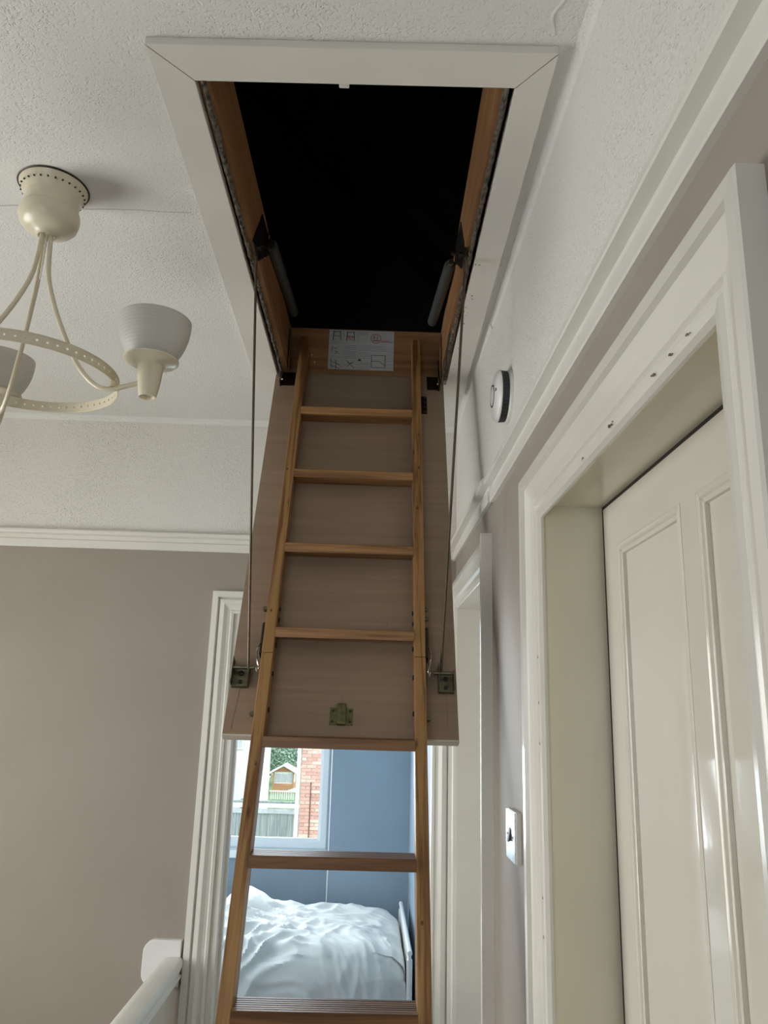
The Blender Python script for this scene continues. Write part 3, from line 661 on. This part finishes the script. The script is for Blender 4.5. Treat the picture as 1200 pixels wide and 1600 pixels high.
bm = BM(); lathe(bm, [(SR-.003, .025), (SR, .027), (SR-.001, .030), (SR-.010, .036), (.040, .0395), (.0275, .0405), (.0275, .0385), (0, .0385)], n=48, mat=RM); obj('cover', bm, 'white_plastic', sa, True)
bm = BM(); lathe(bm, [(0, .0390), (.0235, .0390), (.0235, .0415), (.021, .0425), (0, .0428)], n=32, mat=RM); obj('test_button', bm, 'white_plastic', sa, True)
bm = BM(); lathe(bm, [(.0238, .0386), (.0280, .0406), (.0270, .0420), (.0236, .0410)], n=32, mat=RM); obj('button_ring', bm, 'black', sa, True)
bm = BM(); lathe(bm, [(0, .0402), (.0042, .0400), (.0042, .0375), (0, .037)], (.0, -.041, 0), n=12, mat=RM); obj('indicator_hole', bm, 'black', sa)

sw = thing('light_switch', 'square steel light switch on the right wall beside the near door', 'light switch', (step(1.7), 1.72, -.29))
bm = BM(); box(bm, step(1.7)-.0125, step(1.7), 1.664, 1.762, -.290, -.192, .0025); obj('back_box', bm, 'white_plastic', sw)
bm = BM(); box(bm, step(1.7)-.0155, step(1.7)-.012, 1.6655, 1.7605, -.2885, -.1935, .0012); obj('plate', bm, 'switch', sw)
bm = BM(); x = step(1.7)-.0155; prism(bm, [(x, 1.703, -.250), (x-.006, 1.703, -.253), (x-.001, 1.703, -.226), (x, 1.703, -.226)], [(x, 1.721, -.250), (x-.006, 1.721, -.253), (x-.001, 1.721, -.226), (x, 1.721, -.226)]); obj('rocker', bm, 'black', sw)
for y in (1.681, 1.744):
    bm = BM(); tube(bm, [(x-.0008, y, -.241), (x+.001, y, -.241)], .003, 10); obj('screw', bm, 'dark', sw)

# ================================================================ BALUSTRADE (bottom left)
bl = thing('balustrade', 'white boxed-in stair balustrade with a wide handrail below the lamp', 'balustrade', (-.59, 1.2, FL))
hz = -.785
bm = BM(); prof = [(-.628, hz-.030), (-.630, hz-.012), (-.620, hz-.002), (-.604, hz), (-.580, hz), (-.566, hz-.003), (-.561, hz-.012), (-.562, hz-.030)]
prism(bm, [(x, -1.24, z) for x, z in prof], [(x, YF-.024, z) for x, z in prof]); obj('handrail', bm, 'trim', bl, True)
bm = BM(); prof = [(-.612, hz-.030), (-.568, hz-.030), (-.565, hz-.038), (-.572, hz-.046), (-.564, hz-.052), (-.564, hz-.060), (-.578, hz-.070), (-.606, hz-.070)]
prism(bm, [(x, -1.24, z) for x, z in prof], [(x, YF-.024, z) for x, z in prof]); obj('rail_moulding', bm, 'trim', bl, True)
bm = BM(); box(bm, -.606, -.582, -1.24, YF-.024, FL, hz-.070); obj('side_panel', bm, 'gloss', bl)
bm = BM(); prof = [(-.582, FL), (-.568, FL), (-.568, FL+.12), (-.578, FL+.135), (-.582, FL+.135)]
prism(bm, [(x, -1.24, z) for x, z in prof], [(x, YF-.024, z) for x, z in prof]); obj('skirting', bm, 'trim', bl)
# rounded end block fixed to the far wall
bm = BM(); pts = []
for i in range(9): a = PI/2+PI/2*i/8; pts.append((-.655+.038*math.cos(a), -.775+.038*math.sin(a)))
for i in range(9): a = PI+PI/2*i/8; pts.append((-.655+.038*math.cos(a), -.835+.038*math.sin(a)))
pts += [(-.571, -.873), (-.571, -.737)]
prism(bm, [(x, YF-.022, z) for x, z in pts], [(x, YF, z) for x, z in pts])
tag(obj('wall_block', bm, 'white', None, True, origin='base', bevel=.002), 'white round-cornered block on the far wall where the handrail ends', 'wall block')

# ================================================================ BEDROOM
BY, BY2, BXR, BXL = 4.95, 4.855, .275, -2.2
BYN = YF+WT
WX0, WX1, WZ0, WZ1 = -1.36, -.203, -.835, .64
bm = BM()
box(bm, BXL-.1, WX0, BY, BY+.25, FL, H); box(bm, WX1, BXR+.2, BY, BY+.25, FL, H); box(bm, WX0, WX1, BY, BY+.25, FL, WZ0); box(bm, WX0, WX1, BY, BY+.25, WZ1, H)
wbf = struct('wall_bedroom_far', bm, 'blue', 'slate blue bedroom wall with the window')
bm = BM(); box(bm, -.190, BXR+.02, BY2, BY+.001, FL, H); obj('wall_pier', bm, 'blue', wbf)
bm = BM(); tube(bm, [(-.190, BY2+.001, FL), (-.190, BY2+.001, H)], .0045, 6); obj('edge_highlight', bm, 'white', wbf)  # white strip imitating daylight caught along the pier's edge
bm = BM(); box(bm, BXR, .50, BYN, BY+.25, FL, H); struct('wall_bedroom_right', bm, 'blue', 'slate blue bedroom side wall at the foot of the bed')
bm = BM(); box(bm, BXL-.1, BXL, BYN, 3.05, FL, H); box(bm, BXL-.1, BXL, 4.05, BY+.25, FL, H); box(bm, BXL-.1, BXL, 3.05, 4.05, FL, -.8); box(bm, BXL-.1, BXL, 3.05, 4.05, .4, H); struct('wall_bedroom_left', bm, 'blue', 'slate blue bedroom wall at the head of the bed')
bm = BM(); box(bm, BXL, OX0-.02, BYN, BYN+.01, FL, H); box(bm, OX1+.01, BXR, BYN, BYN+.01, FL, H); box(bm, OX0-.02, OX1+.01, BYN, BYN+.01, OZ+.01, H); struct('wall_bedroom_near', bm, 'blue', 'bedroom side of the doorway wall')
bm = BM(); box(bm, BXL-.1, .50, BYN, BY+.25, H, H+.1); struct('ceiling_bedroom', bm, 'white', 'white bedroom ceiling')
# window with white plastic frame, sill, glass
def make_window(name, label, x0, x1, z0, z1, y, m, fr=.055, mull=None, f=None):
    bmf = BM()
    wd = struct(name, box(BM(), x0, x1, y-.02, y+.04, z0-.03, z0), 'upvc', label)
    for s in frame4(x0, x1, z0, z1, [(0, 0), (0, .035), (.012, .045), (.045, .045), (fr, .03), (fr, 0)], lambda u, v, h: (u, y-h, v)): obj('window_frame', s, 'upvc', wd)
    xs = [x0+fr]+([mull] if mull else [])+[x1-fr]
    for a, b in zip(xs[:-1], xs[1:]):
        bm2 = BM(); box(bm2, a, b, y-.018, y-.014, z0+fr, z1-fr); obj('window_pane', bm2, 'glass', wd)
    if mull: bm2 = BM(); box(bm2, mull-.03, mull+.03, y-.04, y, z0+fr, z1-fr, .004); obj('mullion', bm2, 'upvc', wd)
    return wd
w1 = make_window('window_1', 'white framed bedroom window over the bed', WX0, WX1, WZ0+.02, WZ1, BY+.09, 1, .062, -.98)
bm = BM(); box(bm, WX0-.03, WX1+.02, BY-.035, BY+.10, WZ0-.02, WZ0+.022, .004); obj('window_sill', bm, 'upvc', w1)
w2 = struct('window_2', box(BM(), XL-.10, XL-.02, W2[0], W2[1], W2[2], W2[2]+.02), 'upvc', 'landing window in the left wall')
for s in frame4(W2[0], W2[1], W2[2], W2[3], [(0, 0), (0, .04), (.05, .04), (.05, 0)], lambda u, v, h: (XL-.06+h, u, v)): obj('window_frame', s, 'upvc', w2)
bm = BM(); box(bm, XL-.055, XL-.05, W2[0]+.05, W2[1]-.05, W2[2]+.05, W2[3]-.05); obj('window_pane', bm, 'glass', w2)
w3 = struct('window_3', box(BM(), W3[0], W3[1], YN-.10, YN-.02, W3[2], W3[2]+.02), 'upvc', 'stair window in the near wall')
for s in frame4(W3[0], W3[1], W3[2], W3[3], [(0, 0), (0, .04), (.05, .04), (.05, 0)], lambda u, v, h: (u, YN-.06+h, v)): obj('window_frame', s, 'upvc', w3)
bm = BM(); box(bm, W3[0]+.05, W3[1]-.05, YN-.055, YN-.05, W3[2]+.05, W3[3]-.05); obj('window_pane', bm, 'glass', w3)

w4 = struct('window_fill', box(BM(), BXL-.09, BXL-.02, 3.05, 4.05, -.80, -.78), 'upvc', 'unseen side window added for fill light in the wall at the head of the bed')  # added window, out of view, to go with the bedroom fill lamp
for s in frame4(3.05, 4.05, -.78, .40, [(0, 0), (0, .04), (.05, .04), (.05, 0)], lambda u, v, h: (BXL-.06+h, u, v)): obj('window_frame', s, 'upvc', w4)
bm = BM(); box(bm, BXL-.055, BXL-.05, 3.10, 4.00, -.73, .35); obj('window_pane', bm, 'glass', w4)

# bed with white slab footboard
bd = thing('bed', 'white single bed with a slim footboard under the bedroom window', 'bed', (-.75, 4.28, FL))
bm = BM(); box(bm, .222, .236, 3.80, 4.72, FL+.12, -1.040, .003); obj('footboard', bm, 'white', bd)
bm = BM(); tube(bm, [(.229, 3.796, -1.032), (.229, 4.724, -1.032)], .0105, 14); obj('top_rail', bm, 'white', bd, True)
bm = BM(); box(bm, -1.78, -1.76, 3.80, 4.72, FL+.12, -.85, .003); obj('headboard', bm, 'white', bd)
for x in (-1.77, .229):
    for y in (3.815, 4.705): bm = BM(); box(bm, x-.012, x+.012, y-.014, y+.014, FL, FL+.14 if x < 0 else -1.06, .002); obj('leg', bm, 'white', bd)
for y in (3.83, 4.68): bm = BM(); box(bm, -1.76, .222, y, y+.02, FL+.16, FL+.30, .002); obj('side_rail', bm, 'white', bd)
bm = BM(); box(bm, -1.74, .215, 3.86, 4.67, FL+.28, FL+.48, .02); obj('mattress', bm, 'linen', bd)
# duvet: one rumpled cloth over the mattress
def make_duvet():
    bm = BM(); nu, nv = 220, 150
    X0, X1 = -1.55, .212
    rows = []
    for i in range(nu+1):
        u = i/nu; x = X0+(X1-X0)*u; row = []
        for j in range(nv+1):
            v = j/nv                      # 0 = front hem, 1 = back edge
            L_ = v*1.42
            # path: up the front side .36 m, rounded shoulder, over the top
            rad = .13; sh = PI/2*rad; front = .28
            if L_ < front: y, z, ny, nz = 3.795, -1.46+L_+.02, -1, 0
            elif L_ < front+sh:
                a = (L_-front)/rad; y, z, ny, nz = 3.795+rad-rad*math.cos(a), -1.16+rad*math.sin(a)-.00, -math.cos(a), math.sin(a)
            else: y, z, ny, nz = 3.795+rad+(L_-front-sh)*.82, -1.03, 0, 1
            # plump foot end rounding down to the right
            e = max(0, (x-(X1-.26))/.26); fall = .085*(1-math.sqrt(max(0, 1-e*e)))
            z -= fall*(1.0 if nz > .2 else .2); y += .03*e*e if ny < -.5 else 0
            # back edge drops slightly
            bkt = max(0, (v-.92)/.08); z -= .05*bkt*bkt
            # folds: diagonal ridges plus crumpling, stronger to the left (head end)
            amp = .5+.9*max(0, min(1, (.0-x)/.6))
            q = Vector((x*2.2, L_*2.2, 0)); wx = noise.noise(q)*.35; wy = noise.noise(q+Vector((5, 7, 1)))*.35
            f1 = noise.noise(Vector(((x+wx*.5)*3.0+(L_+wy)*4.2, (x-L_)*1.2, .3)))
            f2 = 1-abs(noise.noise(Vector(((x+wx)*7.5-(L_)*4.5, (x+L_*1.7+wy)*3.2, 2.1))))*2
            f3 = 1-abs(noise.noise(Vector(((x+wx)*12+(L_+wy)*15, (x-L_)*5, 5.5))))*2
            dsp = .026*f1*amp + .024*max(-.5, f2)*amp + .011*f3*amp
            if x < -.40: dsp += .06*math.exp(-((x+.62)/.10)**2)*max(0, min(1, (v-.45)/.3))
            dsp *= .55 if ny < -.7 else 1.0
            row.append(bm.verts.new((x, y+ny*dsp, z+nz*dsp)))
        rows.append(row)
    for i in range(nu):
        for j in range(nv): bm.faces.new((rows[i][j], rows[i+1][j], rows[i+1][j+1], rows[i][j+1]))
    # end drop at the foot
    last = [(v.co.x, v.co.y, v.co.z) for v in rows[-1]]; prev = rows[-1]
    for k2 in range(1, 7):
        cur = [bm.verts.new((X0+(X1-X0)+.006*math.sin(k2*.5), y, z-(z+1.40)*(k2/6)**1.3 if z > -1.40 else z)) for x, y, z in last]
        for j in range(nv): bm.faces.new((prev[j], cur[j], cur[j+1], prev[j+1]))
        prev = cur
    return bm
o = obj('duvet', make_duvet(), 'linen', None, True, origin='base'); s = o.modifiers.new('solid', 'SOLIDIFY'); s.thickness = .006; s.offset = -1
tag(o, 'rumpled white duvet spread over the single bed', 'duvet')

# ================================================================ OUTSIDE THE BEDROOM WINDOW
GZ = -4.3-.1
bm = BM(); box(bm, -40, 30, 5.6, 70, GZ-.2, GZ); struct('ground', bm, 'lawn', 'garden ground behind the house')
# neighbouring brick house: wall in stretcher bond, each near brick its own piece
HY = 18.0
def hx(px): return px
hw_ = thing('brick_house', 'red brick side wall of the neighbouring house seen through the window', 'house', (1.9, HY+2, GZ))
bm = BM(); box(bm, -1.375, 5.1, HY+.02, HY+5.5, GZ, 3.2); obj('wall', bm, 'mortar', hw_)
bm = BM(); prism(bm, [(-1.7, HY-.15, 3.2), (5.4, HY-.15, 3.2), (1.85, HY-.15, 5.6)], [(-1.7, HY+5.7, 3.2), (5.4, HY+5.7, 3.2), (1.85, HY+5.7, 5.6)]); obj('roof', bm, 'slate', hw_)
proto = []
for mi in bricks_m:
    b_ = BM(); box(b_, -.104, .104, 0, .035, -.0295, .0295); me = bpy.data.meshes.new('brick'); bmesh.ops.recalc_face_normals(b_, faces=b_.faces); b_.to_mesh(me); b_.free(); me.materials.append(mi); proto.append(me)
count = 0; hs = Vector(hw_['_shift'])
stuff = BM()
for r in range(48):
    z = -2.95+.075*r
    for c in range(9):
        x = -1.37+.1075+.225*c-(.1125 if r % 2 else 0)
        if x-.1 < -1.40:
            if count < 290:
                o = bpy.data.objects.new('brick', random.choice(proto)); COL.objects.link(o); o.parent = hw_; o.scale.x = .47; count += 1
                o.location = Vector((-1.37+.051, HY-.012, z))-hs
            continue
        if c < 6 and count < 290:
            o = bpy.data.objects.new('brick', random.choice(proto)); COL.objects.link(o); o.parent = hw_
            o.location = Vector((x, HY-.012+random.uniform(-.003, .003), z))-hs; count += 1
        else: box(stuff, x-.1075, x+.1075, HY-.012, HY+.022, z-.0325, z+.0325)
for r in range(48, 84):
    for c in range(26): x = -1.26+.225*c+(.1125 if r % 2 else 0); z = -2.95+.075*r; box(stuff, x-.1075, x+.1075, HY-.012, HY+.022, z-.0325, z+.0325)
tag(obj('brickwork', stuff, bricks_m[0], hw_), kind='stuff')
bm = BM(); tube(bm, [(-1.43, HY-.03, GZ), (-1.43, HY-.03, 3.2)], .042, 10); obj('downpipe', bm, 'palewood', hw_, True)
bm = BM(); tube(bm, [(-1.145, HY-.03, GZ), (-1.145, HY-.03, -1.55)], .010, 6); obj('cable', bm, 'dark', hw_)
# fence: boards, cap rail, posts
fn = thing('garden_fence', 'weathered grey board fence at the end of the garden', 'fence', (-4.4, 24, GZ))
FT = -2.60
for i in range(44):
    x = -7.0+.128*i
    bm = BM(); box(bm, x+.003, x+.122, 24+random.uniform(-.008, .008), 24.03, GZ, FT-.36); obj('board', bm, 'fence', fn)
bm = BM(); box(bm, -7.3, -1.5, 23.96, 24.05, FT-.07, FT-.02); obj('cap_rail', bm, 'fence', fn)
bm = BM(); box(bm, -7.3, -1.5, 23.97, 24.04, FT-.20, FT-.08); obj('gravel_board', bm, 'palewood', fn)
bm = BM(); box(bm, -7.3, -1.5, 23.96, 24.04, FT-.36, FT-.24); obj('top_rail', bm, 'slate', fn)
for x in (-7.25, -5.4, -3.55): bm = BM(); box(bm, x, x+.1, 24.03, 24.13, GZ, FT+.02); obj('post', bm, 'fence', fn)
# timber summer house beyond the fence
sh = thing('summer_house', 'small orange timber summer house with a gabled roof beyond the fence', 'summer house', (-4.25, 44.5, GZ))
A0, A1, Y0 = -4.78, -3.72, 43.5
bm = BM(); box(bm, A0, A1, Y0, Y0+1.6, GZ, -3.87); obj('lower_wall', bm, 'shed', sh)
bm = BM(); box(bm, A0+.03, A1-.03, Y0+.05, Y0+1.6, -3.87, -3.28); obj('upper_wall', bm, 'palewood', sh)
for x in (-4.66, -4.34, -4.02): bm = BM(); box(bm, x, x+.26, Y0+.01, Y0+.05, -3.78, -3.38); obj('window', bm, 'slate', sh)
for x in (A0-.02, A1-.04): bm = BM(); box(bm, x, x+.07, Y0-.03, Y0+.04, GZ, -3.30); obj('corner_post', bm, 'shed', sh)
bm = BM(); prism(bm, [(A0, Y0+.02, -3.28), (A1, Y0+.02, -3.28), (-4.25, Y0+.02, -3.0)], [(A0, Y0+.1, -3.28), (A1, Y0+.1, -3.28), (-4.25, Y0+.1, -3.0)]); obj('gable', bm, 'shed', sh)
for a, b in (((-5.0, -3.38), (-4.25, -2.98)), ((-4.25, -2.98), (-3.5, -3.38))):
    bm = BM(); prism(bm, [(a[0], Y0-.15, a[1]), (b[0], Y0-.15, b[1]), (b[0], Y0-.15, b[1]+.07), (a[0], Y0-.15, a[1]+.07)], [(a[0], Y0+1.7, a[1]), (b[0], Y0+1.7, b[1]), (b[0], Y0+1.7, b[1]+.07), (a[0], Y0+1.7, a[1]+.07)]); obj('roof_slope', bm, 'palewood', sh)
pk = thing('picket_railing', 'pale picket railing in front of the orange summer house', 'railing', (-4.1, 41, GZ))
for i in range(11): x = -4.6+.11*i; bm = BM(); box(bm, x, x+.06, 41, 41.03, GZ, -4.02); obj('picket', bm, 'palewood', pk)
bm = BM(); prism(bm, [(-4.65, 40.96, -4.04), (-3.2, 40.96, -4.04), (-3.2, 40.96, -3.75), (-3.8, 40.96, -3.97), (-4.65, 40.96, -3.97)], [(-4.65, 41.0, -4.04), (-3.2, 41.0, -4.04), (-3.2, 41.0, -3.75), (-3.8, 41.0, -3.97), (-4.65, 41.0, -3.97)]); obj('top_rail', bm, 'palewood', pk)
# low grey shed roofs on the left and a rendered house
def gabled(name, label, cat, x0, x1, y0, y1, ze, zr, wm, rm, win=()):
    t = thing(name, label, cat, ((x0+x1)/2, (y0+y1)/2, GZ)); xm = (x0+x1)/2
    bm = BM(); prism(bm, [(x0, y0, GZ), (x1, y0, GZ), (x1, y0, ze), (xm, y0, zr), (x0, y0, ze)], [(x0, y1, GZ), (x1, y1, GZ), (x1, y1, ze), (xm, y1, zr), (x0, y1, ze)]); obj('wall', bm, wm, t)
    for s, xe in ((-1, x0), (1, x1)):
        bm = BM(); e = xe+s*.15; ez = ze-.15*(zr-ze)/(x1-xm)
        prism(bm, [(e, y0-.15, ez), (xm, y0-.15, zr), (xm, y0-.15, zr+.10), (e, y0-.15, ez+.10)], [(e, y1, ez), (xm, y1, zr), (xm, y1, zr+.10), (e, y1, ez+.10)]); obj('roof_slope', bm, rm, t)
    for a, b, c, d in win: bm = BM(); box(bm, a, b, y0-.03, y0+.01, c, d); wf = obj('window', bm, 'palewood', t); bm = BM(); box(bm, a+.06, b-.06, y0-.04, y0-.02, c+.06, d-.06); obj('pane', bm, 'slate', wf)
    return t
gabled('garden_shed', 'low grey roofed shed left of the orange summer house', 'shed', -6.5, -4.85, 38, 40, -3.5, -2.95, 'render', 'palewood')
gabled('rear_house', 'distant red roofed house behind the summer house', 'house', -9.6, -6.1, 53, 58, -1.5, .6, bricks_m[2], 'slate', [(-7.4, -6.7, -3.2, -2.2)])
t = thing('rendered_house', 'pale pinkish rendered house wall at the left edge of the window view', 'house', (-10.6, 33.5, GZ))
bm = BM(); box(bm, -17.0, -4.25, 30, 37, GZ, 3.0); obj('wall', bm, 'render', t)  # unseen left stretch added so the near door reflects something bright
bm = BM(); prism(bm, [(-17.2, 29.8, 3), (-4.1, 29.8, 3), (-10.6, 29.8, 5.5)], [(-17.2, 37.2, 3), (-4.1, 37.2, 3), (-10.6, 37.2, 5.5)]); obj('roof', bm, 'slate', t)
bm = BM(); box(bm, -5.1, -4.45, 29.95, 30.02, -1.5, .0); wf = obj('window', bm, 'palewood', t)
bm = BM(); box(bm, -5.03, -4.52, 29.93, 29.96, -1.43, -.07); obj('pane', bm, 'slate', wf)
# trees: trunk, limbs and a crown of real leaves
def leafy(name, label, cx, cy, cz, rx, rz, n, ml, seed, ls=.10):
    rnd = random.Random(seed); t = thing(name, label, 'tree', (cx, cy, GZ), group='trees beyond the garden fence')
    bm = BM(); tube(bm, smooth_path([(cx, cy, GZ), (cx+.08, cy, (GZ+cz)/2), (cx-.05, cy, cz+rz*.3)], 5), [.14-.009*i for i in range(11)], 8)
    for k2 in range(9):
        a = rnd.uniform(0, 2*PI); z0 = cz-rz*.7+rnd.uniform(0, rz*.9)
        tube(bm, [(cx, cy, z0), (cx+math.cos(a)*rx*.7, cy+math.sin(a)*rx*.7, z0+rz*.5)], [.05, .012], 6)
    obj('trunk', bm, 'bark', t, True)
    for q in range(2):
        bm = BM()
        for i in range(n):
            d = Vector((rnd.gauss(0, 1), rnd.gauss(0, 1), rnd.gauss(0, 1))).normalized(); rad = rnd.uniform(.35, 1)**.5*(1+.25*noise.noise(d*2.3+Vector((seed, 0, 0))))
            c = Vector((cx+d.x*rx*rad, cy+d.y*rx*rad, cz+d.z*rz*rad)); a = Vector((rnd.uniform(-1, 1), rnd.uniform(-1, 1), rnd.uniform(-.6, .9))).normalized(); b = a.orthogonal().normalized()
            s1 = ls*rnd.uniform(.7, 1.4); vs = [bm.verts.new(c+p) for p in (-a*s1, b*s1*.45, a*s1, -b*s1*.45)]; bm.faces.new(vs)
        tag(obj('foliage', bm, leaf_m[q], t), kind='stuff')
leafy('leafy_tree', 'bushy green tree behind the orange summer house', -5.0, 49, -1.9, 1.7, 1.9, 4200, 0, 3)
leafy('leafy_tree', 'darker tree left of the bushy tree, above the low shed', -8.3, 48, -1.6, 1.5, 1.8, 2600, 0, 8)
gabled('red_roofed_house', 'pale distant house with red roof above the treetops', 'house', -5.6, 4.0, 62, 70, -.6, 3.4, bricks_m[2], 'render')

# ---------------------------------------------------------------- lift everything from eye coordinates to floor coordinates
for o in list(COL.objects):
    if o.parent is None: o.location.z += EYE
    if '_shift' in o.keys(): del o['_shift']
